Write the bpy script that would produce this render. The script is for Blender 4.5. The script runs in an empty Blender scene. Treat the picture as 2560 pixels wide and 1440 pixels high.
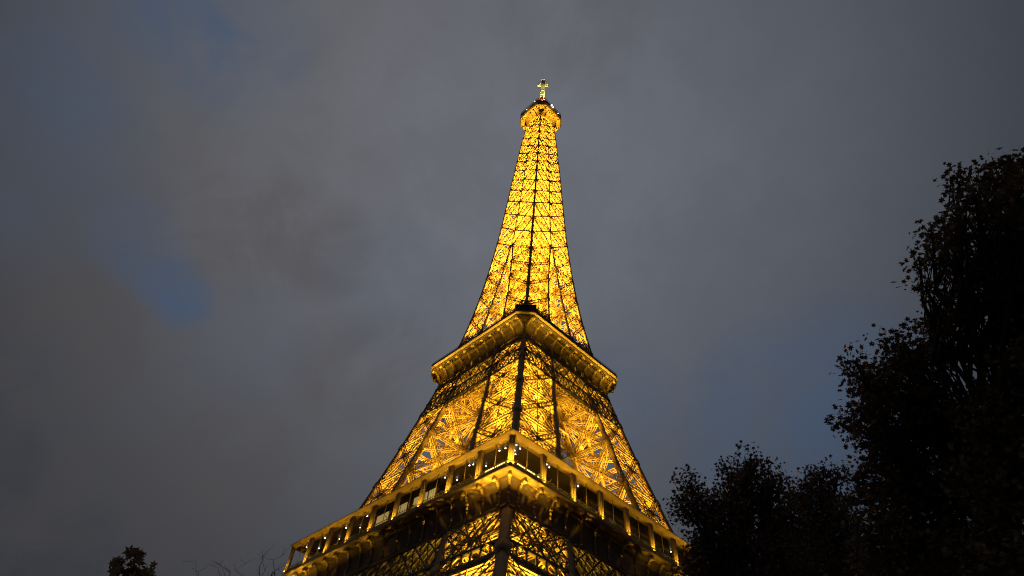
import bpy, math, random
import numpy as np
from mathutils import Matrix, Vector

random.seed(7)
rng = np.random.default_rng(7)
S = bpy.context.scene
COL = S.collection
rad = math.radians

# ------------------------------------------------------------------ camera
CAM = np.array([-95.369, -100.007, 1.6])
FWD = np.array([0.44311888, 0.50549095, 0.74035435])
RGT = np.array([0.7004176, -0.71067419, 0.06601044])
UPV = np.array([-0.55951841, -0.48930674, 0.66896791])
FPX = 1536.67                                   # focal length in pixels of the 2560-wide photograph
cd = bpy.data.cameras.new('camera')
cam = bpy.data.objects.new('camera', cd)
COL.objects.link(cam)
cd.sensor_width = 36.0
cd.lens = 36.0 * FPX / 2560.0
cd.clip_start = 0.1
cd.clip_end = 8000.0
cam.matrix_world = Matrix(((RGT[0], UPV[0], -FWD[0], CAM[0]),
                           (RGT[1], UPV[1], -FWD[1], CAM[1]),
                           (RGT[2], UPV[2], -FWD[2], CAM[2]),
                           (0, 0, 0, 1)))
S.camera = cam
S.view_settings.view_transform = 'Standard'
S.view_settings.look = 'None'
S.view_settings.exposure = 0.0
S.view_settings.gamma = 1.0
S.cycles.filter_width = 1.1
S.cycles.use_adaptive_sampling = False
S.cycles.use_denoising = True
S.cycles.denoising_prefilter = 'NONE'


def ray(px, py):
    d = FWD * FPX + RGT * (px - 1280.0) - UPV * (py - 720.0)
    return d / np.linalg.norm(d)


def at(px, py, dist):
    return CAM + ray(px, py) * dist


# ------------------------------------------------------------------ world: dusk sky with broken cloud
W = bpy.data.worlds.new('World')
S.world = W
W.use_nodes = True
nt = W.node_tree
nt.nodes.clear()
N = nt.nodes.new
Lk = nt.links.new
w_out = N('ShaderNodeOutputWorld')
w_bg = N('ShaderNodeBackground')
Lk(w_bg.outputs[0], w_out.inputs[0])
w_tc = N('ShaderNodeTexCoord')


def wnoise(scale, detail, rough, dist=0.0, offset=(0, 0, 0), stretch=(1, 1, 1)):
    m = N('ShaderNodeMapping')
    m.inputs['Location'].default_value = offset
    m.inputs['Scale'].default_value = stretch
    Lk(w_tc.outputs['Generated'], m.inputs[0])
    n = N('ShaderNodeTexNoise')
    n.inputs['Scale'].default_value = scale
    n.inputs['Detail'].default_value = detail
    n.inputs['Roughness'].default_value = rough
    n.inputs['Distortion'].default_value = dist
    Lk(m.outputs[0], n.inputs['Vector'])
    return n.outputs['Fac']


def wramp(src, a, b, lo=0.0, hi=1.0):
    r = N('ShaderNodeMapRange')
    r.interpolation_type = 'SMOOTHSTEP'
    r.inputs[1].default_value = a
    r.inputs[2].default_value = b
    r.inputs[3].default_value = lo
    r.inputs[4].default_value = hi
    Lk(src, r.inputs[0])
    return r.outputs[0]


def wmath(op, a, b):
    m = N('ShaderNodeMath')
    m.operation = op
    for i, v in enumerate((a, b)):
        if isinstance(v, (int, float)):
            m.inputs[i].default_value = v
        else:
            Lk(v, m.inputs[i])
    return m.outputs[0]


def wmix(fac, a, b, mode='MIX'):
    m = N('ShaderNodeMix')
    m.data_type = 'RGBA'
    m.blend_type = mode
    for sock, v in ((m.inputs[0], fac), (m.inputs[6], a), (m.inputs[7], b)):
        if isinstance(v, (int, float)):
            sock.default_value = v
        elif isinstance(v, tuple):
            sock.default_value = (*v, 1.0)
        else:
            Lk(v, sock)
    return m.outputs[2]


w_sky = N('ShaderNodeTexSky')
w_sky.sky_type = 'NISHITA'
w_sky.sun_disc = False
w_sky.sun_elevation = rad(-3.0)
w_sky.sun_rotation = rad(250.0)
w_norm = N('ShaderNodeVectorMath')
w_norm.operation = 'NORMALIZE'
Lk(w_tc.outputs['Generated'], w_norm.inputs[0])


def lobe(d, width):
    """soft blob of sky round direction d, width in degrees"""
    v = N('ShaderNodeVectorMath')
    v.operation = 'DOT_PRODUCT'
    Lk(w_norm.outputs[0], v.inputs[0])
    v.inputs[1].default_value = tuple(d)
    return wramp(v.outputs['Value'], math.cos(rad(width)), 1.0)


# thin high cloud, palest round the zenith side of the tower and darkened toward the frame edges like a vignette; brown cloud banks, blue gaps
BLUE_GAPS = [(530, 40, 9, 0.85), (462, 752, 3.0, 0.85), (418, 700, 3.3, 0.6), (365, 635, 3.8, 0.42), (315, 575, 4.4, 0.36), (170, 200, 8, 0.35), (30, 330, 12, 0.25),
             (2010, 1090, 12, 0.6), (2110, 960, 9, 0.4), (1560, 1010, 7, 0.25), (980, 700, 8, 0.15), (620, 840, 7, 0.12)]
DARK_CLOUDS = [(600, 590, 7, 0.42), (800, 625, 6, 0.4), (700, 560, 6, 0.4), (440, 430, 8, 0.25), (560, 1190, 9, 0.4), (330, 1330, 13, 0.4), (880, 930, 7, 0.35),
               (60, 800, 14, 0.4), (150, 640, 10, 0.4), (1440, 40, 9, 0.2), (1000, 880, 5, 0.25)]
warp = wnoise(5.5, 7, 0.62, 0.5)
fine = wnoise(14.0, 6, 0.6, 0.3, (1.3, 2.2, 0.4))


def blobs(lst):
    acc = None
    for px, py, wd, amt in lst:
        v = wmath('MULTIPLY', lobe(ray(px, py), wd), amt)
        acc = v if acc is None else wmath('MAXIMUM', acc, v)
    return acc


def ragged(v, lo=0.30, hi=0.62):
    return wmath('MULTIPLY', v, wramp(warp, lo, hi, 0.15, 1.0))


def glow(px, py, a0, a1):
    v = N('ShaderNodeVectorMath')
    v.operation = 'DOT_PRODUCT'
    Lk(w_norm.outputs[0], v.inputs[0])
    v.inputs[1].default_value = tuple(ray(px, py))
    r = N('ShaderNodeMapRange')
    for i, x in enumerate((math.cos(rad(a0)), math.cos(rad(a1)), 0.0, 1.0)):
        r.inputs[i + 1].default_value = x
    Lk(v.outputs['Value'], r.inputs[0])
    return r.outputs[0]


far = wmix(glow(1250, 500, 95, 44), (0.026, 0.026, 0.030), (0.033, 0.037, 0.045))  # sky dimmed out of view to cut ambient light on the iron
col = wmix(wmath('POWER', glow(1250, 420, 46, 6), 1.25), far, (0.158, 0.155, 0.166))
# cooler on the right, browner on the left and low down
tint = wmix(lobe(ray(2300, 800), 62), (0.975, 0.995, 1.025), (0.90, 1.005, 1.13))
col = wmix(1.0, col, tint, 'MULTIPLY')
c_noise = wramp(warp, 0.32, 0.68)
col = wmix(wmath('MULTIPLY', c_noise, 0.18), col, (0.072, 0.075, 0.082))
col = wmix(wmath('MULTIPLY', wramp(fine, 0.35, 0.7), 0.10), col, (0.075, 0.072, 0.075))
col = wmix(ragged(blobs(DARK_CLOUDS)), col, (0.071, 0.063, 0.062))
col = wmix(ragged(blobs(BLUE_GAPS), 0.22, 0.66), col, (0.048, 0.088, 0.165))
w_skyadd = N('ShaderNodeMix')
w_skyadd.data_type = 'RGBA'
w_skyadd.blend_type = 'ADD'
w_skyadd.inputs[0].default_value = 0.03
Lk(col, w_skyadd.inputs[6])
Lk(w_sky.outputs[0], w_skyadd.inputs[7])
Lk(w_skyadd.outputs[2], w_bg.inputs[0])
w_bg.inputs[1].default_value = 1.0


# ------------------------------------------------------------------ materials
def material(name, base, rough=0.6, metallic=0.0, var=0.25, vscale=0.6, emit=None, estr=0.0, second=None, trans=0.0):
    m = bpy.data.materials.new(name)
    m.use_nodes = True
    t = m.node_tree
    b = t.nodes['Principled BSDF']
    b.inputs['Roughness'].default_value = rough
    b.inputs['Metallic'].default_value = metallic
    tc = t.nodes.new('ShaderNodeTexCoord')
    no = t.nodes.new('ShaderNodeTexNoise')
    no.inputs['Scale'].default_value = vscale
    no.inputs['Detail'].default_value = 5
    t.links.new(tc.outputs['Object'], no.inputs['Vector'])
    r = t.nodes.new('ShaderNodeValToRGB')
    r.color_ramp.elements[0].position = 0.3
    r.color_ramp.elements[1].position = 0.7
    lo = second if second else tuple(c * (1 - var) for c in base)
    r.color_ramp.elements[0].color = (*lo, 1)
    r.color_ramp.elements[1].color = (*base, 1)
    t.links.new(no.outputs['Fac'], r.inputs[0])
    t.links.new(r.outputs[0], b.inputs['Base Color'])
    if emit:
        b.inputs['Emission Color'].default_value = (*emit, 1)
        b.inputs['Emission Strength'].default_value = estr
    return m


M_iron = material('painted_iron', (0.42, 0.26, 0.10), 0.55, 0, 0.3, 0.9)
M_soffit = material('painted_sheet_iron', (0.38, 0.235, 0.09), 0.6, 0, 0.4, 0.5)
M_cove_shade = material('iron_with_cove_shade', (0.13, 0.075, 0.03), 0.6, 0, 0.5, 0.5)  # same iron paint, darkened so the cove shade sits in the colour
M_dark = material('dark_paint_and_shade', (0.075, 0.052, 0.034), 0.5, 0, 0.4, 0.8)  # dark parts; on the trellis girders it paints in unlit shade
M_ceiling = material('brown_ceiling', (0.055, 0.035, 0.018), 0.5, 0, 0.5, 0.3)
M_glass = material('dark_glazing', (0.035, 0.030, 0.026), 0.12, 0, 0.4, 0.3)
M_pale = material('pale_mast_paint', (0.62, 0.56, 0.32), 0.5, 0, 0.15, 0.8)
M_red = material('red_beacon_glass', (0.035, 0.002, 0.002), 0.3, 0, 0.3, 0.8, (1.0, 0.05, 0.03), 0.012)
M_white = material('lit_lamp', (0.9, 0.88, 0.8), 0.4, 0, 0.05, 1, (1.0, 0.93, 0.78), 6.0)
M_window = material('lit_window_pane', (0.5, 0.42, 0.22), 0.3, 0, 0.5, 0.9, (1.0, 0.72, 0.25), 0.28)
M_sky_pane = material('grey_sky_reflection', (0.42, 0.42, 0.42), 0.5, 0, 0.3, 0.9)  # grey stands in for sky reflected in the glazing
M_sign = material('lit_counter_glass', (0.5, 0.42, 0.2), 0.3, 0, 0.5, 2.0, (1.0, 0.80, 0.22), 2.2)
M_stone = material('pier_stone', (0.33, 0.30, 0.25), 0.85, 0, 0.3, 0.4)
M_ground = material('dark_gravel', (0.10, 0.09, 0.075), 0.95, 0, 0.5, 0.6)
M_bark = material('bark', (0.055, 0.045, 0.035), 0.9, 0, 0.5, 3.0)


def leaf_material(name, a, b):
    m = bpy.data.materials.new(name)
    m.use_nodes = True
    t = m.node_tree
    bs = t.nodes['Principled BSDF']
    bs.inputs['Roughness'].default_value = 0.6
    g = t.nodes.new('ShaderNodeNewGeometry')
    r = t.nodes.new('ShaderNodeValToRGB')
    r.color_ramp.elements[0].color = (*a, 1)
    r.color_ramp.elements[1].color = (*b, 1)
    t.links.new(g.outputs['Random Per Island'], r.inputs[0])
    t.links.new(r.outputs[0], bs.inputs['Base Color'])
    tr = t.nodes.new('ShaderNodeBsdfTranslucent')
    t.links.new(r.outputs[0], tr.inputs[0])
    mx = t.nodes.new('ShaderNodeMixShader')
    mx.inputs[0].default_value = 0.2
    t.links.new(bs.outputs[0], mx.inputs[1])
    t.links.new(tr.outputs[0], mx.inputs[2])
    t.links.new(mx.outputs[0], t.nodes['Material Output'].inputs[0])
    return m


M_leaf_plane = leaf_material('plane_leaf', (0.13, 0.095, 0.045), (0.27, 0.145, 0.07))
M_leaf_mid = leaf_material('autumn_leaf', (0.13, 0.09, 0.055), (0.26, 0.145, 0.08))
M_leaf_tip = leaf_material('brown_leaf', (0.22, 0.15, 0.08), (0.38, 0.25, 0.12))


# ------------------------------------------------------------------ mesh helpers
def link(name, me, mat, parent=None, smooth=False):
    o = bpy.data.objects.new(name, me)
    if not me.materials:
        me.materials.append(mat)
    COL.objects.link(o)
    if parent:
        o.parent = parent
    if smooth:
        me.polygons.foreach_set('use_smooth', [True] * len(me.polygons))
    return o


def mesh_np(name, V, F):
    """V (n,3), F (m,k) all faces the same size"""
    me = bpy.data.meshes.new(name)
    V = np.asarray(V, np.float32)
    F = np.asarray(F, np.int32)
    k = F.shape[1]
    me.vertices.add(len(V))
    me.vertices.foreach_set('co', V.ravel())
    me.loops.add(F.size)
    me.loops.foreach_set('vertex_index', F.ravel())
    me.polygons.add(len(F))
    me.polygons.foreach_set('loop_start', np.arange(0, F.size, k, dtype=np.int32))
    me.polygons.foreach_set('loop_total', np.full(len(F), k, np.int32))
    me.update(calc_edges=True)
    return me


class Bars:
    """collects straight rectangular bars, built as one mesh"""

    def __init__(s):
        s.p, s.q, s.w, s.d, s.u = [], [], [], [], []
        s.V, s.F, s.n = [], [], 0

    def bars(s, P, Q, w, d, up):
        P = np.atleast_2d(np.asarray(P, float))
        Q = np.atleast_2d(np.asarray(Q, float))
        k = len(P)
        s.p.append(P)
        s.q.append(Q)
        s.w.append(np.full(k, w))
        s.d.append(np.full(k, d))
        s.u.append(np.broadcast_to(np.asarray(up, float), (k, 3)))

    def hexa(s, c):
        """closed hexahedron from 8 corners (4 bottom ring, 4 top ring)"""
        c = np.asarray(c, float)
        b = s.n
        s.V.append(c)
        s.F += [(b, b + 1, b + 2, b + 3), (b + 4, b + 7, b + 6, b + 5)] + [(b + i, b + 4 + i, b + 4 + (i + 1) % 4, b + (i + 1) % 4) for i in range(4)]
        s.n += 8

    def box(s, x0, x1, y0, y1, z0, z1):
        s.hexa([(x0, y0, z0), (x1, y0, z0), (x1, y1, z0), (x0, y1, z0), (x0, y0, z1), (x1, y0, z1), (x1, y1, z1), (x0, y1, z1)])

    def quad(s, a, b, c, d):
        k = s.n
        s.V.append(np.array([a, b, c, d], float))
        s.F.append((k, k + 1, k + 2, k + 3))
        s.n += 4

    def loft(s, rings, closed=True, caps=False):
        rings = [np.asarray(r, float) for r in rings]
        m = len(rings[0])
        b = s.n
        for r in rings:
            s.V.append(r)
        s.n += m * len(rings)
        for i in range(len(rings) - 1):
            for j in range(m if closed else m - 1):
                j2 = (j + 1) % m
                s.F.append((b + i * m + j, b + i * m + j2, b + (i + 1) * m + j2, b + (i + 1) * m + j))
        if caps and m == 4:
            e = b + (len(rings) - 1) * m
            s.F += [(b + 3, b + 2, b + 1, b), (e, e + 1, e + 2, e + 3)]

    def lattice(s, a, b, n, width, depth, t, pitch, cross=False, lace=0.6, side=False):
        """lattice girder from a to b: chords in the plane whose normal is n, laced between them"""
        a = np.asarray(a, float)
        b = np.asarray(b, float)
        n = np.asarray(n, float)
        x = b - a
        L = np.linalg.norm(x)
        x = x / L
        n = n - x * (n @ x)
        n /= np.linalg.norm(n)
        v = np.cross(n, x)
        m = max(2, int(round(L / pitch)))
        tt = np.linspace(0, 1, m + 1)[:, None]
        offs = (-depth / 2, depth / 2) if depth > 0 else (0.0,)
        for o in offs:
            c0 = a + n * o
            c1 = b + n * o
            s.bars([c0 + v * width / 2, c0 - v * width / 2], [c1 + v * width / 2, c1 - v * width / 2], t, t * 1.25, n)
            P = c0 + (c1 - c0) * tt
            sg = np.where(np.arange(m + 1) % 2 == 0, 1.0, -1.0)[:, None]
            Z = P + v * sg * width / 2
            s.bars(Z[:-1], Z[1:], t * lace, t * lace * 0.6, n)
            if cross:
                Z = P - v * sg * width / 2
                s.bars(Z[:-1], Z[1:], t * lace, t * lace * 0.6, n)
        if side and depth > 0:
            for e in (-1, 1):
                P = a + (b - a) * tt + v * e * width / 2
                sg = np.where(np.arange(m + 1) % 2 == 0, 1.0, -1.0)[:, None]
                Z = P + n * sg * depth / 2
                s.bars(Z[:-1], Z[1:], t * lace, t * lace * 0.6, v)

    def build(s, name, mat, parent=None, smooth=False):
        V = [np.concatenate(s.V)] if s.V else []
        F = [np.array(s.F)] if s.F else []
        n0 = s.n
        if s.p:
            P = np.concatenate(s.p)
            Q = np.concatenate(s.q)
            w = np.concatenate(s.w)[:, None] / 2
            d = np.concatenate(s.d)[:, None] / 2
            U = np.concatenate(s.u)
            X = Q - P
            X = X / np.maximum(np.linalg.norm(X, axis=1, keepdims=True), 1e-9)
            U = U - X * (U * X).sum(1, keepdims=True)
            ln = np.linalg.norm(U, axis=1, keepdims=True)
            bad = (ln < 1e-5).ravel()
            U[bad] = np.cross(X[bad], (0.3, 0.5, 0.8))
            U = U / np.linalg.norm(U, axis=1, keepdims=True)
            Y = np.cross(U, X)
            k = len(P)
            vv = np.stack([P - Y * w - U * d, P + Y * w - U * d, P + Y * w + U * d, P - Y * w + U * d,
                           Q - Y * w - U * d, Q + Y * w - U * d, Q + Y * w + U * d, Q - Y * w + U * d], 1).reshape(-1, 3)
            f = np.array([(0, 1, 5, 4), (1, 2, 6, 5), (2, 3, 7, 6), (3, 0, 4, 7)])
            ff = (f[None] + 8 * np.arange(k)[:, None, None]).reshape(-1, 4) + n0
            V.append(vv)
            F.append(ff)
        return link(name, mesh_np(name, np.concatenate(V), np.concatenate(F)), mat, parent, smooth)


def empty(name, loc=(0, 0, 0)):
    o = bpy.data.objects.new(name, None)
    o.location = loc
    COL.objects.link(o)
    return o


def tag(o, label, cat, group=None):
    o['label'] = label
    o['category'] = cat
    if group:
        o['group'] = group
    return o


SODIUM = (1.0, 0.63, 0.05)


def spot(loc, power, parent, aim=(0, 0, 1), cone=150, blend=0.35, size=0.25, color=SODIUM):
    l = bpy.data.lights.new('floodlight', 'SPOT')
    l.energy = power
    l.color = color
    l.spot_size = rad(cone)
    l.spot_blend = blend
    l.shadow_soft_size = size
    o = bpy.data.objects.new('floodlight', l)
    o.location = loc
    o.rotation_euler = Vector(aim).to_track_quat('-Z', 'Y').to_euler()
    COL.objects.link(o)
    o.parent = parent
    return o


def strip(loc, along, length, width, power, parent, aim):
    """line of lamps: a long narrow area light"""
    l = bpy.data.lights.new('floodlight_row', 'AREA')
    l.shape = 'RECTANGLE'
    l.size = length
    l.size_y = width
    l.energy = power
    l.color = SODIUM
    o = bpy.data.objects.new('floodlight_row', l)
    z = -Vector(aim).normalized()
    x = Vector(along).normalized()
    y = z.cross(x).normalized()
    x = y.cross(z)
    M = Matrix((x, y, z)).transposed().to_4x4()
    M.translation = Vector(loc)
    o.matrix_world = M
    COL.objects.link(o)
    o.parent = parent
    return o


# ------------------------------------------------------------------ ground
g = Bars()
g.quad((-3000, -3000, 0), (3000, -3000, 0), (3000, 3000, 0), (-3000, 3000, 0))
go = g.build('ground', M_ground)
go['kind'] = 'structure'

# ------------------------------------------------------------------ the tower
WH = np.array([(0, 62.4), (20, 49.3), (40, 38.3), (51, 33.2), (57.6, 30.4), (64, 28.45), (72, 26.5), (80, 24.35), (90, 21.8), (100, 19.42),
               (108, 17.65), (115.7, 16.1), (122, 14.98), (129.5, 13.85), (137, 12.72), (148, 11.45), (158, 10.55), (168, 9.77),
               (180, 8.98), (190, 8.48), (200, 8.02), (212, 7.5), (226, 6.92), (240, 6.2), (253, 5.6), (263, 5.02), (276, 4.4)])
UH = np.array([(0, 37.4), (20, 30.5), (40, 22.8), (51, 17.6), (57.6, 16.0), (72, 12.9), (81, 11.0), (91, 9.35), (101, 7.4), (108, 6.3),
               (116, 5.5), (129, 4.25), (138, 3.35), (148, 2.4), (158, 1.4), (167.5, 0.42), (168.2, 0.0), (300, 0.0)])


def w_of(h):
    return float(np.interp(h, WH[:, 0], WH[:, 1]))


def u_of(h):
    return float(np.interp(h, UH[:, 0], UH[:, 1]))


tower = empty('lattice_tower', (0, 0, 0))
tag(tower, 'tall iron lattice tower glowing gold under floodlights, tapering up to a pale antenna', 'tower')


def column(hs, fx, fy, half, name, mat, parent, collars=(), grow=1.35):
    """solid square column through (fx(h), fy(h), h) with small splice collars"""
    b = Bars()
    rings = []
    for h in hs:
        x, y, r = fx(h), fy(h), half(h)
        rings.append([(x - r, y - r, h), (x + r, y - r, h), (x + r, y + r, h), (x - r, y + r, h)])
    b.loft(rings, caps=True)
    for h in collars:
        r = half(h) * grow
        t = half(h) * 1.5
        b.loft([[(fx(k) - r, fy(k) - r, k), (fx(k) + r, fy(k) - r, k), (fx(k) + r, fy(k) + r, k), (fx(k) - r, fy(k) + r, k)] for k in (h - t, h + t)], caps=True)
    return b.build(name, mat, parent)


def seq(a, b, extra):
    hs = sorted({a, b, *[h for h in np.concatenate([WH[:, 0], UH[:, 0]]) if a < h < b], *[h for h in extra if a < h < b]})
    return hs


def pillar(name, sx, sy, h0, h1, nodes, half, gw, gd, gt, pitch, collars):
    """one leaning four-column pillar of the tower in the quadrant (sx, sy)"""
    hs = seq(h0, h1, nodes)
    part = empty(name)
    part.parent = tower
    nd = [h for h in nodes if h0 <= h <= h1]
    ins = lambda h: half(h)
    pos = {'cc': (lambda h: sx * (w_of(h) - ins(h)), lambda h: sy * (w_of(h) - ins(h))),
           'ci': (lambda h: sx * (w_of(h) - ins(h)), lambda h: sy * (u_of(h) + ins(h))),
           'ic': (lambda h: sx * (u_of(h) + ins(h)), lambda h: sy * (w_of(h) - ins(h))),
           'ii': (lambda h: sx * (u_of(h) + ins(h)), lambda h: sy * (u_of(h) + ins(h)))}
    P = lambda k, h: np.array([pos[k][0](h), pos[k][1](h), h])
    # internal diaphragms
    for h in (nd if (sx, sy) != (1, 1) else nd[::2]):
        mid = Bars()
        mid.lattice(P('cc', h), P('ii', h), (0, 0, 1), gw, gd, gt, pitch)
        mid.lattice(P('ci', h), P('ic', h), (0, 0, 1), gw, gd, gt, pitch)
        mid.build('diaphragm', M_iron, part)
    # lift and stair guides running up inside the pillar
    c0, c1 = [sum(P(k, h) for k in pos) / 4 for h in (h0, h1)]
    for dx, dy in ((-1.7, -1.7), (1.7, -1.7), (1.7, 1.7), (-1.7, 1.7)) if (sx, sy) == (-1, -1) else ():
        o = np.array([dx, dy, 0])
        mid = Bars()
        mid.lattice(c0 + o, c1 + o * 0.8, (1, 0, 0), 0.7, 0, gt * 0.9, pitch * 1.2, cross=True)
        mid.build('lift_guide', M_iron, part)
    for k, (fx, fy) in pos.items():
        column(hs, fx, fy, half, 'corner_column', M_iron, part, collars)
    for a, b, n in (('cc', 'ci', (sx, 0, 0)), ('cc', 'ic', (0, sy, 0)), ('ci', 'ii', (0, sy, 0)), ('ic', 'ii', (sx, 0, 0))):
        f = Bars()
        for h, k in zip(nd[:-1], nd[1:]):
            f.lattice(P(a, h), P(b, k), n, gw, gd, gt, pitch, cross=True)
            f.lattice(P(b, h), P(a, k), n, gw, gd, gt, pitch, cross=True)
            m = (h + k) / 2
            if b == 'ii':
                continue
            f.lattice(P(a, m), P(b, m), n, gw * 0.7, gd, gt * 0.9, pitch, cross=False)
            c = (P(a, m) + P(b, m)) / 2
            f.bars([c - (0, 0, gw * 0.55)], [c + (0, 0, gw * 0.55)], gw * 1.1, gd * 1.15, n)
            cl = (P(a, h) + P(b, h)) / 2
            ch = (P(a, k) + P(b, k)) / 2
            f.bars([cl], [ch], gt * 1.1, gt * 1.1, n)
            # secondary braces that stiffen the four triangles
            for e0, e1 in ((a, b), (b, a)):
                f.bars([(P(e0, h) + P(e0, m)) / 2, (P(e0, k) + P(e0, m)) / 2], [(P(e0, h) + c) / 2, (P(e0, k) + c) / 2], gt, gt, n)
        for h in nd:
            f.lattice(P(a, h), P(b, h), n, gw * 0.9, gd, gt, pitch, cross=True)
        f.build('lattice_face', M_iron, part)
    return part


Q4 = [(-1, -1), (-1, 1), (1, -1), (1, 1)]
for sx, sy in Q4:
    pillar('leg', sx, sy, 4.0, 57.0, [4, 17, 29, 40, 50.8, 57.0], lambda h: 0.62, 1.15, 0.8, 0.19, 1.5, (17, 29, 41.6))
    pillar('pillar', sx, sy, 57.4, 115.2, [57.6, 68.5, 79.3, 90.4, 101.2, 108.9, 115.0], lambda h: 0.56 - 0.0018 * (h - 57), 0.95, 0.65, 0.17, 1.3,
           (68.5, 79.2, 90.3, 101))
    for cx in (38.5, 61.5):
        for cy in (38.5, 61.5):
            st = Bars()
            st.loft([[(sx * cx + a * r, sy * cy + b * r, z) for a, b in ((-1, -1), (1, -1), (1, 1), (-1, 1))] for z, r in ((0.0, 3.2), (1.2, 3.2), (1.25, 2.8), (4.2, 2.3))], caps=True)
            st.build('masonry_pier', M_stone, tower)

# ---- upper shaft, second platform to summit
NOD = [115.9, 126.3, 137.3, 148.0, 158.0, 168.2, 177.7, 187.5, 196.7, 205.0, 213.0, 220.6, 227.9, 235.1, 242.4, 249.3, 256.0, 262.4, 268.6, 272.6]
shalf = lambda h: float(np.interp(h, (116, 168, 276), (0.36, 0.28, 0.18)))
core = Bars()
for i, h in enumerate(NOD):
    a = w_of(h) - shalf(h)
    u = u_of(h)
    c = [np.array([sx * a, sy * a, h]) for sx, sy in ((-1, -1), (1, -1), (1, 1), (-1, 1))]
    k = float(np.interp(h, (116, 276), (0.16, 0.13)))
    for j in range(4):
        m0 = (c[j] + c[(j + 1) % 4]) / 2
        m1 = (c[(j + 1) % 4] + c[(j + 2) % 4]) / 2
        core.lattice(m0, m1, (0, 0, 1), 0.6, 0, k, 1.5)
    core.lattice(c[0], c[2], (0, 0, 1), 0.7, 0, k, 1.5)
    core.lattice(c[1], c[3], (0, 0, 1), 0.7, 0, k, 1.5)
for h, k_ in zip(NOD[:-1], NOD[1:]):          # lighter diaphragms half way up every panel
    m = (h + k_) / 2
    a = w_of(m) - shalf(m)
    c = [np.array([sx * a, sy * a, m]) for sx, sy in ((-1, -1), (1, -1), (1, 1), (-1, 1))]
    for j in range(4):
        core.lattice((c[j] + c[(j + 1) % 4]) / 2, (c[(j + 1) % 4] + c[(j + 2) % 4]) / 2, (0, 0, 1), 0.5, 0, 0.13, 1.2)
gr = lambda h: float(np.interp(h, (116, 276), (2.6, 1.7)))
for h, k in zip(NOD[:-1], NOD[1:]):          # lift guides and stair tower in the middle
    n4 = ((-1, -1), (1, -1), (1, 1), (-1, 1))
    for j in range(4):
        p, q = n4[j], n4[(j + 1) % 4]
        A = np.array([p[0] * gr(h), p[1] * gr(h), h])
        A1 = np.array([p[0] * gr(k), p[1] * gr(k), k])
        B = np.array([q[0] * gr(h), q[1] * gr(h), h])
        B1 = np.array([q[0] * gr(k), q[1] * gr(k), k])
        nn = ((p[0] + q[0]) / 2, (p[1] + q[1]) / 2, 0)
        core.lattice(A, A1, nn, 0.4, 0.3, 0.09, 0.7)
        for f in range(3):
            t0, t1 = f / 3, (f + 1) / 3
            core.bars([A + (A1 - A) * t0, B + (B1 - B) * t0, A + (A1 - A) * t0], [B + (B1 - B) * t1, A + (A1 - A) * t1, B + (B1 - B) * t0], 0.13, 0.13, nn)
shaft = core.build('shaft', M_iron, tower)
for sx, sy in Q4:
    column(seq(115.9, 272.6, NOD), lambda h: sx * (w_of(h) - shalf(h)), lambda h: sy * (w_of(h) - shalf(h)), shalf, 'corner_column', M_iron, shaft, NOD[1:-1], 1.3)
ih = lambda h: shalf(h) * (0.8 if h < 168 else 0.65)
for ax in (0, 1):
    for s in (-1, 1):
        for e in (-1, 1):
            f0 = lambda h: s * (w_of(h) - shalf(h))
            f1 = lambda h: e * (u_of(h) + ih(h))
            fx, fy = (f0, f1) if ax == 0 else (f1, f0)
            column(seq(115.9, 168.2, NOD), fx, fy, ih, 'face_column', M_iron, shaft, NOD[1:6], 1.7)
        f1 = lambda h: 0.0
        fx, fy = (f0, f1) if ax == 0 else (f1, f0)
        column(seq(168.4, 272.6, NOD), fx, fy, ih, 'face_column', M_iron, shaft, NOD[6:-1], 1.6)
        f = Bars()
        n = (s, 0, 0) if ax == 0 else (0, s, 0)

        def FP(h, lat):
            a = s * (w_of(h) - shalf(h))
            return np.array([a, lat, h]) if ax == 0 else np.array([lat, a, h])
        for e in (-1, 1):
            for h, k in zip(NOD[:-1], NOD[1:]):
                o0, o1 = e * (w_of(h) - shalf(h)), e * (w_of(k) - shalf(k))
                i0, i1 = e * u_of(h), e * u_of(k)
                wd = float(np.interp(h, (116, 168, 276), (0.85, 0.75, 0.5)))
                tk = float(np.interp(h, (116, 168, 276), (0.17, 0.16, 0.14)))
                pt = float(np.interp(h, (116, 276), (1.4, 1.1)))
                if h < 168:
                    f.lattice(FP(h, o0), FP(k, i1), n, wd, wd * 0.7, tk, pt)
                    f.lattice(FP(h, i0), FP(k, o1), n, wd, wd * 0.7, tk, pt)
                else:
                    f.bars([FP(h, o0), FP(h, i0)], [FP(k, i1), FP(k, o1)], wd * 0.55, wd * 0.7, n)
                f.lattice(FP(k, o1), FP(k, i1), n, wd * 0.8, wd * 0.8, tk, pt)
                # secondary struts from the crossing to the edges
                c = (FP(h, o0) + FP(k, i1) + FP(h, i0) + FP(k, o1)) / 4
                m0, m1 = (FP(h, o0) + FP(k, o1)) / 2, (FP(h, i0) + FP(k, i1)) / 2
                mh = (FP(h, o0) + FP(h, i0)) / 2
                mk = (FP(k, o1) + FP(k, i1)) / 2
                f.bars([c, c, c, m0, m0, m1, m1], [m0, m1, mh, mh, mk, mh, mk], tk, tk, n)
                if e == 1 and h < 165:       # light ties across the gap between two pillars
                    f.bars([FP(k, i1)], [FP(k, -i1)], 0.28, 0.28, n)
                    if h > 125:
                        f.bars([FP(h, i0), FP(h, -i0)], [FP(k, -i1), FP(k, i1)], 0.12, 0.12, n)
        f.build('lattice_face', M_iron, shaft)
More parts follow.
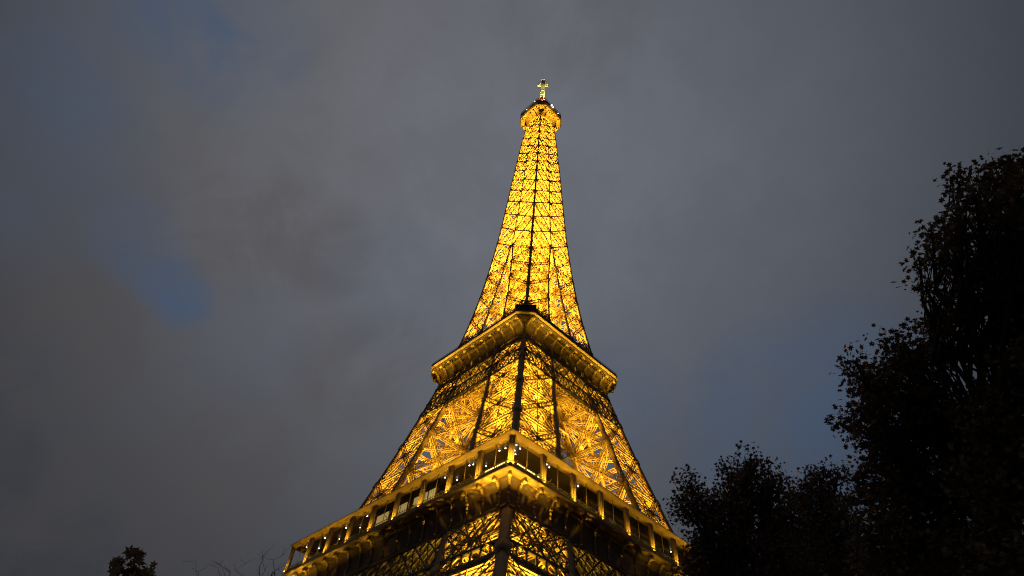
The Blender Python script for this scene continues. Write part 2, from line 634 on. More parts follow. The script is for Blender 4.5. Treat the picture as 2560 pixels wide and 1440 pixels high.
        # inner faces of the four pillars below the junction
for sx, sy in Q4:
    f = Bars()
    for h, k in zip(NOD[:5], NOD[1:6]):
        for ax in (0, 1):
            def IP(hh, lat):
                return np.array([sx * (u_of(hh) + 0.3), sy * lat, hh]) if ax == 0 else np.array([sx * lat, sy * (u_of(hh) + 0.3), hh])
            n = (1, 0, 0) if ax == 0 else (0, 1, 0)
            a0, a1 = w_of(h) - 0.6, w_of(k) - 0.6
            f.lattice(IP(h, a0), IP(k, u_of(k)), n, 0.7, 0.4, 0.17, 1.4)
            f.lattice(IP(h, u_of(h)), IP(k, a1), n, 0.7, 0.4, 0.17, 1.4)
            f.lattice(IP(k, a1), IP(k, u_of(k)), n, 0.5, 0.4, 0.17, 1.4)
    hs = seq(115.9, 168.2, NOD)
    f.loft([[(sx * (u_of(h) + 0.4) + a * 0.3, sy * (u_of(h) + 0.4) + b * 0.3, h) for a, b in ((-1, -1), (1, -1), (1, 1), (-1, 1))] for h in hs])
    f.build('inner_bracing', M_iron, shaft)


# ---- platforms
def octo(w, c, h):
    return [(-w + c, -w, h), (w - c, -w, h), (w, -w + c, h), (w, w - c, h), (w - c, w, h), (-w + c, w, h), (-w, w - c, h), (-w, -w + c, h)]


def side_frame(k):
    """outward direction and along direction of side k"""
    o = [np.array(v, float) for v in ((-1, 0, 0), (0, -1, 0), (1, 0, 0), (0, 1, 0))][k]
    a = np.array([-o[1], o[0], 0])
    return o, a


def bracket_mesh(name, reach, drop, thick, head):
    """scrolled console plate: local x outward from the wall, z up, y thickness"""
    out = []
    for i in range(9):
        t = i / 8
        ang = t * math.pi / 2
        out.append((0.22 + (reach - 0.22) * (1 - math.cos(ang)), -drop + (drop - head) * math.sin(ang) ** 1.0))
    prof = [(0.0, -drop)] + out + [(reach, 0.0), (0.0, 0.0)]
    b = Bars()
    for (x0, z0), (x1, z1) in zip(out[:-1], out[1:]):
        b.hexa([(0 if z0 < -drop + 0.3 * drop else x0 - 0.55 * reach * 0.5, -thick / 2, z0), (x0, -thick / 2, z0), (x0, thick / 2, z0), (0 if z0 < -drop + 0.3 * drop else x0 - 0.55 * reach * 0.5, thick / 2, z0),
                (max(0, x1 - 0.3 * reach), -thick / 2, z1), (x1, -thick / 2, z1), (x1, thick / 2, z1), (max(0, x1 - 0.3 * reach), thick / 2, z1)])
    b.box(reach * 0.45, reach, -thick / 2, thick / 2, -head, 0.0)
    b.box(reach - 0.55, reach + 0.12, -thick * 0.85, thick * 0.85, -head - 0.55, -head + 0.02)   # scroll head
    b.box(0.0, 0.42, -thick * 0.8, thick * 0.8, -drop - 0.5, -drop)                             # foot block
    o = b.build(name, M_soffit)
    return o


def place(o, parent, pos, out_dir, first):
    c = o if first else o.copy()
    if not first:
        COL.objects.link(c)
    c.parent = parent
    c.location = pos
    c.rotation_euler = (0, 0, math.atan2(out_dir[1], out_dir[0]))
    return c


def ring_slab(b, w_out, c, w_in, z0, z1):
    b.loft([octo(w_in, 0.01, z0), octo(w_out, c, z0), octo(w_out, c, z1), octo(w_in, 0.01, z1), octo(w_in, 0.01, z0)])


# first platform with the glazed gallery
W1 = 35.45
b = Bars()
ring_slab(b, W1 - 0.25, 0.3, 13.0, 56.15, 56.75)
for k in range(4):                       # joists under the deck between the legs
    o, a = side_frame(k)
    for t in np.linspace(-30, 30, 16):
        b.bars([o * 14 + a * t + (0, 0, 55.6)], [o * 32.5 + a * t + (0, 0, 55.6)], 0.4, 0.9, (0, 0, 1))
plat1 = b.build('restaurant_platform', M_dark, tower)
b = Bars()
b.loft([octo(W1 - 2.2, 0.3, 56.05), octo(W1 - 0.1, 0.3, 56.05), octo(W1, 0.3, 56.2), octo(W1, 0.3, 56.42), octo(W1 - 0.12, 0.3, 56.5), octo(W1 - 0.12, 0.3, 56.8)])
b.build('cornice', M_soffit, plat1)
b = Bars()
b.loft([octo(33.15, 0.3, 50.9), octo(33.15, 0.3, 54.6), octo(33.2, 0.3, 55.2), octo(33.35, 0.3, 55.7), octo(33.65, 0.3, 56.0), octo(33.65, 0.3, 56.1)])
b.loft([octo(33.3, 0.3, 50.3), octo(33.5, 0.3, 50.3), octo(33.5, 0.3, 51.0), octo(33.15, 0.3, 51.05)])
b.build('coving', M_cove_shade, plat1)
br = bracket_mesh('bracket', 1.75, 4.4, 0.36, 0.3)
first = True
for k in range(4):
    o, a = side_frame(k)
    for i in range(1, 18):
        t = -35.0 + 70.0 * i / 18
        place(br, plat1, o * 33.15 + a * t + np.array([0, 0, 56.0]), o, first)
        first = False
    place(br, plat1, o * 33.1 - a * 33.1 + np.array([0, 0, 56.0]), o - a, False)
# gallery roof
b = Bars()
RW = 35.6
b.loft([octo(33.95, 0.1, 62.70), octo(33.9, 0.1, 62.25), octo(RW - 0.15, 0.1, 62.25), octo(RW - 0.15, 0.1, 62.45), octo(RW, 0.1, 62.45), octo(RW, 0.1, 62.72), octo(RW + 0.12, 0.1, 62.8),
        octo(RW + 0.12, 0.1, 62.98), octo(RW - 0.6, 0.1, 63.1), octo(29.5, 0.1, 63.3), octo(29.5, 0.1, 63.25)])
b.build('gallery_roof', M_soffit, plat1)
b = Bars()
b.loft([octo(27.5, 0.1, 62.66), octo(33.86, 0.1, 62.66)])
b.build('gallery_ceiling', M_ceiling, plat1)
b = Bars()
for zz in (57.2, 57.6):
    b.loft([octo(35.05, 0.1, zz), octo(35.12, 0.1, zz), octo(35.12, 0.1, zz + 0.08), octo(35.05, 0.1, zz + 0.08)])
b.loft([octo(35.0, 0.1, 56.75), octo(35.06, 0.1, 56.75), octo(35.06, 0.1, 57.2), octo(35.0, 0.1, 57.2)])
for k in range(4):
    o, a = side_frame(k)
    t = np.arange(-34.8, 34.9, 0.55)
    P = o * 35.08 + a * t[:, None] + np.array([0, 0, 56.8])
    b.bars(P, P + np.array([0, 0, 1.15]), 0.06, 0.06, o)
b.build('railing', M_dark, plat1)
b = Bars()
for k in range(4):
    o, a = side_frame(k)
    for i in range(10):
        t = -34.9 + 69.8 * i / 9
        b = Bars()
        b.bars([o * 35.3 + a * t + (0, 0, 56.2)], [o * 37.05 + a * t + (0, 0, 56.85)], 0.08, 0.08, (0, 0, 1))
        b.build('added_lamp_arm', M_dark, plat1)  # made-up arm, added to carry the outrigger lamps
# posts: a twin-flanged upright, one at every bay end, and a thin mullion in mid bay
b = Bars()
b.box(-0.20, 0.20, -0.42, 0.42, 0.0, 5.55)
b.box(-0.30, 0.30, -0.50, -0.36, 0.0, 5.55)
b.box(-0.30, 0.30, 0.36, 0.50, 0.0, 5.55)
b.box(0.2, 0.32, -0.08, 0.08, 0.0, 5.55)
b.box(-0.36, 0.36, -0.58, 0.58, -0.02, 0.5)
post = b.build('gallery_post', M_soffit)
b = Bars()
b.box(-0.05, 0.05, -0.055, 0.055, 0.0, 5.8)
mull = b.build('mullion', M_soffit)
first = True
bay = 2 * 35.0 / 9
for k in range(4):
    o, a = side_frame(k)
    for i in range(9):
        t = -35.0 + bay * i
        if i == 0:
            place(post, plat1, o * 34.98 + a * (t + 0.05) + np.array([0, 0, 56.75]), o + 0.0 * a if False else (o - a), first)
        else:
            place(post, plat1, o * 35.02 + a * t + np.array([0, 0, 56.75]), o, first)
        place(mull, plat1, o * 34.9 + a * (t + bay / 2) + np.array([0, 0, 56.75]), o, first)
        first = False
# glazed pavilion front just behind the posts, with lit windows on one side
b = Bars()
for k in range(4):
    o, a = side_frame(k)
    e = 1 if (a @ np.array([-1, -1, 0])) > 0 else -1
    p0, p1 = o * 33.5 + a * e * 14.6, o * 33.5 - a * e * (7.0 if k == 0 else 12.0)
    b = Bars()
    b.bars([p0 + (0, 0, 59.7)], [p1 + (0, 0, 59.7)], 0.2, 5.6, (0, 0, 1))
    b.build('pavilion_wall', M_glass, plat1)
o, a = side_frame(0)
pane = Bars()
for c in (-0.66, 0.0, 0.66):
    pane.box(0, 0.06, c - 0.27, c + 0.27, 0.0, 3.2)
pane = pane.build('lit_window', M_window)
first = True
for yy in (-12.9, -10.6, -8.4, -4.4, -2.2, 1.4, 3.4):
    place(pane, plat1, np.array([-33.68, yy, 57.4]), o, first)
    first = False
o1, a1 = side_frame(1)
grey = Bars()
grey.box(0, 0.06, -1.0, 1.0, 0.0, 1.7)
grey = grey.build('sky_reflection', M_sky_pane)  # panel put in to imitate a pale sky reflection
first = True
for xx, zz in ((-26.0, 57.6), (-10.6, 57.3), (-6.6, 57.5), (-2.4, 57.2), (4.0, 57.4), (10.0, 57.2)):
    place(grey, plat1, np.array([xx, -33.68, zz]), o1, first)
    first = False
# ceiling downlights, in little clusters between the bays
b = Bars()
b.loft([[(0.10 * math.cos(t), 0.13 * math.sin(t), z) for t in np.linspace(0, 2 * math.pi, 9)[:-1]] for z in (0, 0.12)])
b.loft([[(r * math.cos(t), r * math.sin(t), 0) for t in np.linspace(0, 2 * math.pi, 9)[:-1]] for r in (0.10, 0.02)])
dl = b.build('downlight', M_white)
first = True
for k in range(2):
    o, a = side_frame(k)
    for i in range(9):
        near = (8 - i) if k == 0 else i
        if k == 0:
            bx = a[1] * 0
        for rr, tt in ((33.2, 0.34), (33.0, 0.48), (31.2, 0.62)):
            ii = i
            if (k == 0 and ii in (3, 4, 5)) or (k == 1 and ii in (4, 5)):
                if tt != 0.34:
                    continue
            t = -35.0 + bay * (ii + tt) + rng.uniform(-0.3, 0.3)
            place(dl, plat1, o * (rr + rng.uniform(-0.2, 0.2)) + a * t + np.array([0, 0, 62.3]), o, first)
            first = False
# lit counter cases by the corner
for k, lens in ((0, ((32.2, 1.9), (29.6, 2.6), (26.6, 1.6))), (1, ((32.0, 1.8), (29.6, 1.9), (27.2, 1.5)))):
    o, a = side_frame(k)
    e = 1 if (a @ np.array([-1, -1, 0])) > 0 else -1
    for dpos, ln in lens:
        b = Bars()
        p = o * 34.5 + a * (e * dpos)
        b.bars([p - a * ln / 2 + (0, 0, 57.75)], [p + a * ln / 2 + (0, 0, 57.75)], 0.12, 0.62, (0, 0, 1))
        b.build('display_case', M_sign, plat1)
for k in range(4):
    b = Bars()
    o, a = side_frame(k)

    def gp(t, h):
        return o * (w_of(h) - 0.35) + a * t + np.array([0, 0, h])
    # deep trellis girder under the platform: wide crossed bars above, square bays below
    for h, wd in ((50.8, 0.75), (43.1, 0.65), (40.0, 0.6)):
        L = w_of(h) - 0.6
        b.bars([gp(-L, h)], [gp(L, h)], wd, 0.5, o)
    n = 17
    L0, L1 = w_of(43.1) - 0.8, w_of(50.8) - 0.8
    for i in range(n):
        for j in (-2, 2):
            if 0 <= i + j <= n:
                b.bars([gp(-L0 + 2 * L0 * i / n, 43.1)], [gp(-L1 + 2 * L1 * (i + j) / n, 50.8)], 0.24, 0.25, o)
    m = 34
    for i in range(m):
        for j in (-2, 2):
            if 0 <= i + j <= m:
                b.bars([gp(-L0 + 2 * L0 * i / m, 43.1)], [gp(-L1 + 2 * L1 * (i + j) / m, 50.8)], 0.11, 0.3, o)
    L0, L1 = w_of(40.0) - 0.8, w_of(43.1) - 0.8
    n = 34
    for i in range(n + 1):
        b.bars([gp(-L0 + 2 * L0 * i / n, 40.0)], [gp(-L1 + 2 * L1 * i / n, 43.1)], 0.28, 0.3, o)
    b.build('trellis_girder', M_dark, plat1)  # dark colour paints the girder as an unlit silhouette
for k in range(4):
    o, a = side_frame(k)
    b = Bars()
    # decorative arch with a crest of rounded loops, springing between the legs
    R0, R1 = 37.0, 40.6
    zc = 2.0
    th = np.linspace(0.02, math.pi - 0.02, 73)
    ap = lambda r, t: o * (w_of(zc + r * math.sin(t)) + 0.1) + a * (r * math.cos(t)) + np.array([0, 0, zc + r * math.sin(t)])
    for r in (R0, R1):
        P = np.array([ap(r, t) for t in th])
        b.bars(P[:-1], P[1:], 0.5, 0.9, o)
    for i, t in enumerate(th[:-1]):
        b.bars([ap(R0, t), ap(R1, t)], [ap(R1, th[i + 1]), ap(R0, th[i + 1])], 0.16, 0.3, o)
    for t in (th[1:] + th[:-1]) / 2:
        b.bars([ap(R1 + 0.2, t)], [ap(R1 + 1.7, t)], 0.75, 0.35, o)
    b.build('decorative_arch', M_soffit, tower)

# second platform
W2, C2 = 20.56, 3.3
b = Bars()
ring_slab(b, W2 - 0.4, C2, 5.0, 114.75, 115.25)
b.loft([octo(W2 - 0.12, C2, 115.88), octo(W2 - 0.06, C2, 115.88), octo(W2 - 0.06, C2, 116.55), octo(W2 - 0.12, C2, 116.55)])
plat2 = b.build('observation_platform', M_dark, tower)
b = Bars()
b.loft([octo(W2 - 1.15, C2 - 0.1, 115.0), octo(W2 - 0.75, C2, 115.0), octo(W2 - 0.62, C2, 115.15), octo(W2 - 0.38, C2, 115.3), octo(W2 - 0.1, C2, 115.55), octo(W2 + 0.05, C2, 115.66), octo(W2 + 0.05, C2, 115.86), octo(W2 - 0.2, C2, 115.9)])
b.build('cornice', M_soffit, plat2)
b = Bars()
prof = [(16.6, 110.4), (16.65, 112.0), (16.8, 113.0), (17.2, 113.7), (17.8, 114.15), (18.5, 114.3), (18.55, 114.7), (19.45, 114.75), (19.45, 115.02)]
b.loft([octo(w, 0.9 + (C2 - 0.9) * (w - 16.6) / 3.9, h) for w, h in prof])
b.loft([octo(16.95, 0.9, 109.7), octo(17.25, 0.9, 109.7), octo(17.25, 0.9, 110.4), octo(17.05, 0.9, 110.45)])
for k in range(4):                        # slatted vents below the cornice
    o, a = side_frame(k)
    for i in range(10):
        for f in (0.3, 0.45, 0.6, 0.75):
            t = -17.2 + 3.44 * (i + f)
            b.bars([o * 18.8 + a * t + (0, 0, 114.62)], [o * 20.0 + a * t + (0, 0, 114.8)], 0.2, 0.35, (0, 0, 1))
b.build('coving', M_cove_shade, plat2)
br2 = bracket_mesh('bracket', 3.1, 4.4, 0.5, 0.35)
first = True
for k in range(4):
    o, a = side_frame(k)
    for i in range(11):
        tb = -16.2 + 32.4 * i / 10
        place(br2, plat2, o * 16.75 + a * (tb * 1.03) + np.array([0, 0, 114.95]), o, first)
        first = False
b = Bars()
for zz in (116.9, 117.3):
    b.loft([octo(W2 - 0.3, C2, zz), octo(W2 - 0.24, C2, zz), octo(W2 - 0.24, C2, zz + 0.06), octo(W2 - 0.3, C2, zz + 0.06)])
for k in range(4):
    o, a = side_frame(k)
    t = np.arange(-17.2, 17.3, 0.43)
    P = o * (W2 - 0.27) + a * t[:, None] + np.array([0, 0, 116.4])
    b.bars(P, P + np.array([0, 0, 1.0]), 0.05, 0.05, o)
b.build('railing', M_dark, plat2)
b = Bars()
ring_slab(b, 17.3, 2.6, 6.5, 118.9, 119.5)
b.loft([octo(17.35, 2.6, 118.9), octo(17.45, 2.6, 118.9), octo(17.45, 2.6, 120.2), octo(17.35, 2.6, 120.2)])
b.build('upper_deck', M_dark, plat2)
for sx, sy in Q4[:1]:
    b = Bars()
    d = np.array([sx, sy, 0]) / math.sqrt(2)
    e = np.array([-d[1], d[0], 0])
    for r0, r1, hw, z0, z1 in ((21.0, 23.9, 2.6, 118.9, 120.9), (20.8, 24.1, 2.8, 120.9, 121.15)):
        b.hexa([d * r0 - e * hw + (0, 0, z0), d * r1 - e * hw + (0, 0, z0), d * r1 + e * hw + (0, 0, z0), d * r0 + e * hw + (0, 0, z0),
                d * r0 - e * hw + (0, 0, z1), d * r1 - e * hw + (0, 0, z1), d * r1 + e * hw + (0, 0, z1), d * r0 + e * hw + (0, 0, z1)])
    for t in (-2.6, -1.3, 0.0, 1.3, 2.6):
        b.bars([d * 23.9 + e * t + (0, 0, 121.1)], [d * 23.9 + e * t + (0, 0, 122.5)], 0.12, 0.12, d)
    b.bars([d * 23.9 - e * 2.7 + (0, 0, 122.5)], [d * 23.9 + e * 2.7 + (0, 0, 122.5)], 0.1, 0.1, d)
    b.build('kiosk', M_dark, plat2)
    for t, hh in ((-1.7, 1.2), (0.9, 0.75)):
        q = Bars()
        c = d * 22.6 + e * t
        q.box(c[0] - 0.35, c[0] + 0.35, c[1] - 0.35, c[1] + 0.35, 121.15, 121.15 + hh)
        q.build('roof_unit', M_iron, plat2)
for k in range(4):
    b = Bars()
    o, a = side_frame(k)

    def gp2(t, h):
        return o * (w_of(h) + 0.02) + a * t + np.array([0, 0, h])
    for h, wd in ((109.0, 0.6), (103.8, 0.5), (99.4, 0.5)):
        L = w_of(h) - 0.4
        b.bars([gp2(-L, h)], [gp2(L, h)], wd, 0.45, o)
    n = 18
    L0, L1 = w_of(99.4) - 0.6, w_of(103.8) - 0.6
    for i in range(n):
        b.bars([gp2(-L0 + 2 * L0 * i / n, 99.4), gp2(-L0 + 2 * L0 * (i + 1) / n, 99.4), gp2(-L0 + 2 * L0 * i / n, 99.4)],
               [gp2(-L1 + 2 * L1 * (i + 1) / n, 103.8), gp2(-L1 + 2 * L1 * i / n, 103.8), gp2(-L1 + 2 * L1 * i / n, 103.8)], 0.2, 0.2, o)
    n = 10
    L0, L1 = w_of(103.8) - 0.6, w_of(109) - 0.6
    for i in range(n):
        b.bars([gp2(-L0 + 2 * L0 * i / n, 103.8), gp2(-L0 + 2 * L0 * (i + 1) / n, 103.8)],
               [gp2(-L1 + 2 * L1 * (i + 1) / n, 109), gp2(-L1 + 2 * L1 * i / n, 109)], 0.26, 0.2, o)
    b.build('trellis_girder', M_dark, plat2)  # silhouette against the glow is put into the dark colour
for k in range(4):
    b = Bars()
    o, a = side_frame(k)
    # light ladder beam under the girder, between two pillars, and the pierced beam behind it
    L = u_of(98.5)
    w = w_of(98.5) - 0.5
    for h in (97.6, 98.9):
        b.bars([o * w - a * L + (0, 0, h)], [o * w + a * L + (0, 0, h)], 0.2, 0.35, o)
    t = np.linspace(-L, L, 13)
    P = o * w + a * t[:, None] + np.array([0, 0, 97.6])
    b.bars(P, P + np.array([0, 0, 1.3]), 0.12, 0.2, o)
    b.build('ladder_beam', M_iron, plat2)
    b = Bars()
    wi = u_of(96) + 0.6
    for h in (92.6, 97.4):
        b.bars([o * wi - a * wi + (0, 0, h)], [o * wi + a * wi + (0, 0, h)], 0.75, 0.4, o)
    n = 9
    for i in range(n):
        p0, p1 = -wi + 2 * wi * i / n, -wi + 2 * wi * (i + 1) / n
        for za, zb in ((92.8, 95.0), (95.0, 97.2)):
            b.bars([o * wi + a * p0 + (0, 0, za), o * wi + a * p1 + (0, 0, za)], [o * wi + a * p1 + (0, 0, zb), o * wi + a * p0 + (0, 0, zb)], 0.42, 0.2, o)
    b.build('pierced_beam', M_iron, plat2)
    b = Bars()
    # floor beams under the deck
    for t in np.linspace(-15, 15, 11):
        b.bars([o * 5.2 + a * t + (0, 0, 114.2)], [o * 16.8 + a * t + (0, 0, 114.2)], 0.3, 0.8, (0, 0, 1))
    b.build('floor_beams', M_iron, plat2)

# summit cabin
W3, C3 = 8.2, 3.05
b = Bars()
b.loft([octo(w, c, h) for w, c, h in ((8.3, 3.05, 272.5), (8.45, 3.1, 272.6), (8.45, 3.1, 273.3), (8.2, 3.05, 273.4), (8.2, 3.05, 275.6), (8.4, 3.1, 275.7), (8.4, 3.1, 276.0), (5.6, 2.2, 276.1), (5.4, 2.1, 280.2), (5.7, 2.2, 280.3), (5.7, 2.2, 280.7),
                                       (3.4, 1.3, 281.5), (2.7, 1.0, 285.5), (2.2, 0.8, 289.0), (2.2, 0.8, 294.0), (1.2, 0.4, 297.0), (1.0, 0.3, 299.0))])
cabin = b.build('summit_cabin', M_iron, tower)
b = Bars()
b.loft([octo(w, c, h) for w, c, h in ((4.75, 0.6, 268.6), (4.9, 0.9, 270.2), (5.3, 1.3, 271.2), (5.9, 1.8, 271.75), (7.7, 2.8, 272.0), (7.7, 2.8, 271.8), (8.25, 3.05, 271.9), (8.3, 3.06, 272.3), (8.3, 3.06, 272.55))])
b.build('soffit', M_soffit, cabin)
br3 = bracket_mesh('bracket', 2.7, 3.4, 0.14, 0.2)
first = True
for k in range(4):
    o, a = side_frame(k)
    for t in (-4.2, -2.1, 0.0, 2.1, 4.2):
        place(br3, cabin, o * 4.9 + a * t + np.array([0, 0, 272.1]), o, first)
        first = False
b = Bars()
for zz in (276.9, 277.5, 278.2):
    b.loft([octo(8.2, 3.05, zz), octo(8.26, 3.05, zz), octo(8.26, 3.05, zz + 0.06), octo(8.2, 3.05, zz + 0.06)])
for k in range(8):
    p, q = np.array(octo(8.23, 3.05, 276.0)[k]), np.array(octo(8.23, 3.05, 276.0)[(k + 1) % 8])
    n = int(np.linalg.norm(q - p) / 0.6)
    P = p + (q - p) * np.linspace(0, 1, n + 1)[:, None]
    b.bars(P, P + np.array([0, 0, 2.2]), 0.05, 0.05, (1, 1, 0))
b.build('railing', M_dark, cabin)


def ball(name, r, mat, parent, loc):
    b = Bars()
    rings = []
    for i in range(7):
        t = -math.pi / 2 + math.pi * i / 6
        rr = max(r * math.cos(t), r * 0.02)
        rings.append([(loc[0] + rr * math.cos(p), loc[1] + rr * math.sin(p), loc[2] + r * math.sin(t)) for p in np.linspace(0, 2 * math.pi, 11)[:-1]])
    b.loft(rings)
    return b.build(name, mat, parent, smooth=True)


for loc, r in (((-1.6, -8.55, 276.2), 0.4), ((-0.6, -8.55, 275.8), 0.25), ((-8.55, -4.0, 276.2), 0.2), ((-8.5, 1.2, 275.2), 0.13), ((3.0, -8.5, 275.0), 0.14)):
    ball('cabin_lamp', r, M_white, cabin, loc)
for dx, dy, dz, r in ((0, 0, 0, 1.0), (-1.0, 0.6, 0.5, 0.75), (0.7, -0.9, 0.4, 0.75), (-0.3, 0.2, 1.5, 0.7)):
    ball('beacon', r, M_red, cabin, (-2.4 + dx, -2.4 + dy, 289.6 + dz))

# antenna mast with its cross of aerials
b = Bars()
dg = np.array([1, 1, 0]) / math.sqrt(2)
dp = np.array([1, -1, 0]) / math.sqrt(2)
sq = lambda r, z: [tuple(dg * a * r + dp * c * r + np.array([0, 0, z])) for a, c in ((-1, -1), (1, -1), (1, 1), (-1, 1))]
b.loft([sq(1.05, 296.5), sq(1.0, 300.5), sq(0.9, 301.5), sq(0.8, 309.5), sq(0.95, 311), sq(0.95, 318), sq(0.6, 319), sq(0.45, 321.0)], caps=True)
for z0, z1, r in ((301.2, 301.6, 1.15), (306.0, 306.4, 1.1), (319.6, 320.3, 1.0)):
    b.loft([sq(r, z0), sq(r, z1)], caps=True)
mast = b.build('antenna_mast', M_pale, tower)
for d in (dp,):
    e = np.array([-d[1], d[0], 0])
    for s in (-1, 1):
        b = Bars()
        b.bars([d * s * 0.9 + (0, 0, 315.6), d * s * 0.9 + (0, 0, 313.2)], [d * s * 2.7 + (0, 0, 315.4), d * s * 2.7 + (0, 0, 314.0)], 0.75, 0.6, (0, 0, 1))
        b.bars([d * s * 2.75 + (0, 0, 312.7)], [d * s * 2.75 + (0, 0, 317.2)], 0.5, 0.9, e)
        b.build('aerial_arm', M_pale, mast)

# ------------------------------------------------------------------ floodlights of the tower (aimed upward; the outrigger rows are added)
K = 4.7
for sx, sy in Q4:
    back = 0.10 if (sx, sy) == (1, 1) else (1.2 if (sx, sy) == (-1, -1) else 0.62)

    def axis_spot(h, p, cone):
        c, c2 = (w_of(h) + u_of(h)) / 2, (w_of(h + 8) + u_of(h + 8)) / 2
        spot((sx * c, sy * c, h), p * K, tower, (sx * (c2 - c), sy * (c2 - c), 8.0), cone, 0.5)
    axis_spot(30.5, 17000 * back, 140)
    axis_spot(41.8, 5200 * back, 140)
    for h in (59.3, 70.2, 81.0, 92.0):
        axis_spot(h, 8800 * back, 122)
    axis_spot(102.7, 2600 * back, 140)
    for h in (117.2, 127.6, 138.6, 149.3, 159.3):
        axis_spot(h, 4600 * (w_of(h) / 12.5) ** 1.3, 160)
for h, k in zip(NOD[4:-2], NOD[5:-1]):
    a = w_of(h)
    for sx, sy in Q4:
        spot((sx * a * 0.42, sy * a * 0.42, h + 0.5), 40 * a * a * K, tower, cone=165)
for sx, sy in ((1, 0), (-1, 0), (0, 1), (0, -1)):           # under the summit soffit
    spot((sx * 7.2, sy * 7.2, 265.0), 1500 * K, tower, (sx * 0.25, sy * 0.25, 1), 120)
for k in range(2):
    o, a = side_frame(k)
    e = 1 if (a @ np.array([-1, -1, 0])) > 0 else -1
    up = np.array([0, 0, 1.0])
    for t, ln, pw in ((12.5, 9, 95), (0, 15, 115), (-12.5, 9, 100)):          # under the rim, between the second platform's consoles
        strip(o * 21.2 + a * e * t + up * 113.2, a, ln, 0.25, pw * K, tower, up - o * 0.2)
    for t in (-15, 15):
        strip(o * 19.9 + a * t + up * 112.0, a, 4, 0.25, 26 * K, tower, up - o * 0.2)
    for t, ln, pw in ((24, 21, 240), (3, 20, 65), (-21, 27, 105)):           # added rows on made-up outriggers, to light posts and roof edge
        strip(o * 37.0 + a * e * t + up * 56.9, a, ln, 0.2, pw * K, tower, up - o * 0.10)
    for i in range(10):                                                        # feet of the gallery posts
        t = -34.9 + 69.8 * i / 9
        spot(tuple(o * 35.75 + a * t + up * 56.6), 75 * K, tower, tuple(-o * 0.10 + up), 110, 0.6, size=0.12)
    if k == 0:
        spot((-36.5, -36.5, 56.6), 330 * K, tower, (0.35, 0.35, 1), 120, 0.5, size=0.12)
    for t, ln, pw in ((31.5, 7, 85), (25.5, 4, 12), (-5, 4, 7), (-17, 12, 16), (-30, 9, 34)):   # below the cornice
        strip(o * 34.9 + a * e * t + up * 54.2, a, ln, 0.2, pw * K, tower, up - o * 0.1)
for sx, sy in ((1, -1), (-1, 1), (-1, -1)):
    spot((sx * 5.2, sy * 5.2, 281.5), 75000, tower, (-sx * 0.16, -sy * 0.16, 1), 36, size=0.3, color=(1.0, 0.84, 0.38))


# ------------------------------------------------------------------ trees
LEAF = np.array([(0, -0.5), (0.16, -0.18), (0.48, -0.2), (0.26, 0.06), (0.40, 0.34), (0.12, 0.24), (0, 0.55), (-0.12, 0.24), (-0.40, 0.34), (-0.26, 0.06), (-0.48, -0.2), (-0.16, -0.18)])


def leaves_mesh(name, P, size, mat, parent):
    n = len(P)
    th = rng.uniform(0, 2 * math.pi, n)
    nz = rng.normal(size=(n, 3))
    nz[:, 2] *= 1.3
    nz /= np.linalg.norm(nz, axis=1, keepdims=True)
    t = rng.normal(size=(n, 3))
    x = np.cross(nz, t)
    x /= np.linalg.norm(x, axis=1, keepdims=True)
    y = np.cross(nz, x)
    s = size * rng.uniform(0.45, 1.35, (n, 1))
    V = (P[:, None, :] + s[:, None] * (LEAF[None, :, 0:1] * x[:, None] + LEAF[None, :, 1:2] * y[:, None] + 0.25 * (LEAF[None, :, 0:1] ** 2) * nz[:, None])).reshape(-1, 3)
    F = np.arange(n * len(LEAF)).reshape(n, len(LEAF))
    return link(name, mesh_np(name, V, F), mat, parent)


def limb(b, p, q, r0, r1, wob=0.04, n=5):
    """tapered, slightly crooked branch"""
    p = np.asarray(p, float)
    q = np.asarray(q, float)
    L = np.linalg.norm(q - p)
    pts = [p + (q - p) * t + rng.normal(size=3) * L * wob * math.sin(math.pi * t) + np.array([0, 0, L * 0.06 * math.sin(math.pi * t)]) for t in np.linspace(0, 1, n + 1)]
    rings = []
    for i, c in enumerate(pts):
        d = pts[min(i + 1, n)] - pts[max(i - 1, 0)]
        d /= np.linalg.norm(d)
        u = np.cross(d, (0.31, 0.52, 0.79))
        u /= np.linalg.norm(u)
        v = np.cross(d, u)
        r = r0 + (r1 - r0) * i / n
        rings.append([c + (u * math.cos(a) + v * math.sin(a)) * r for a in np.linspace(0, 2 * math.pi, 7)[:-1]])
    b.loft(rings)
    return pts


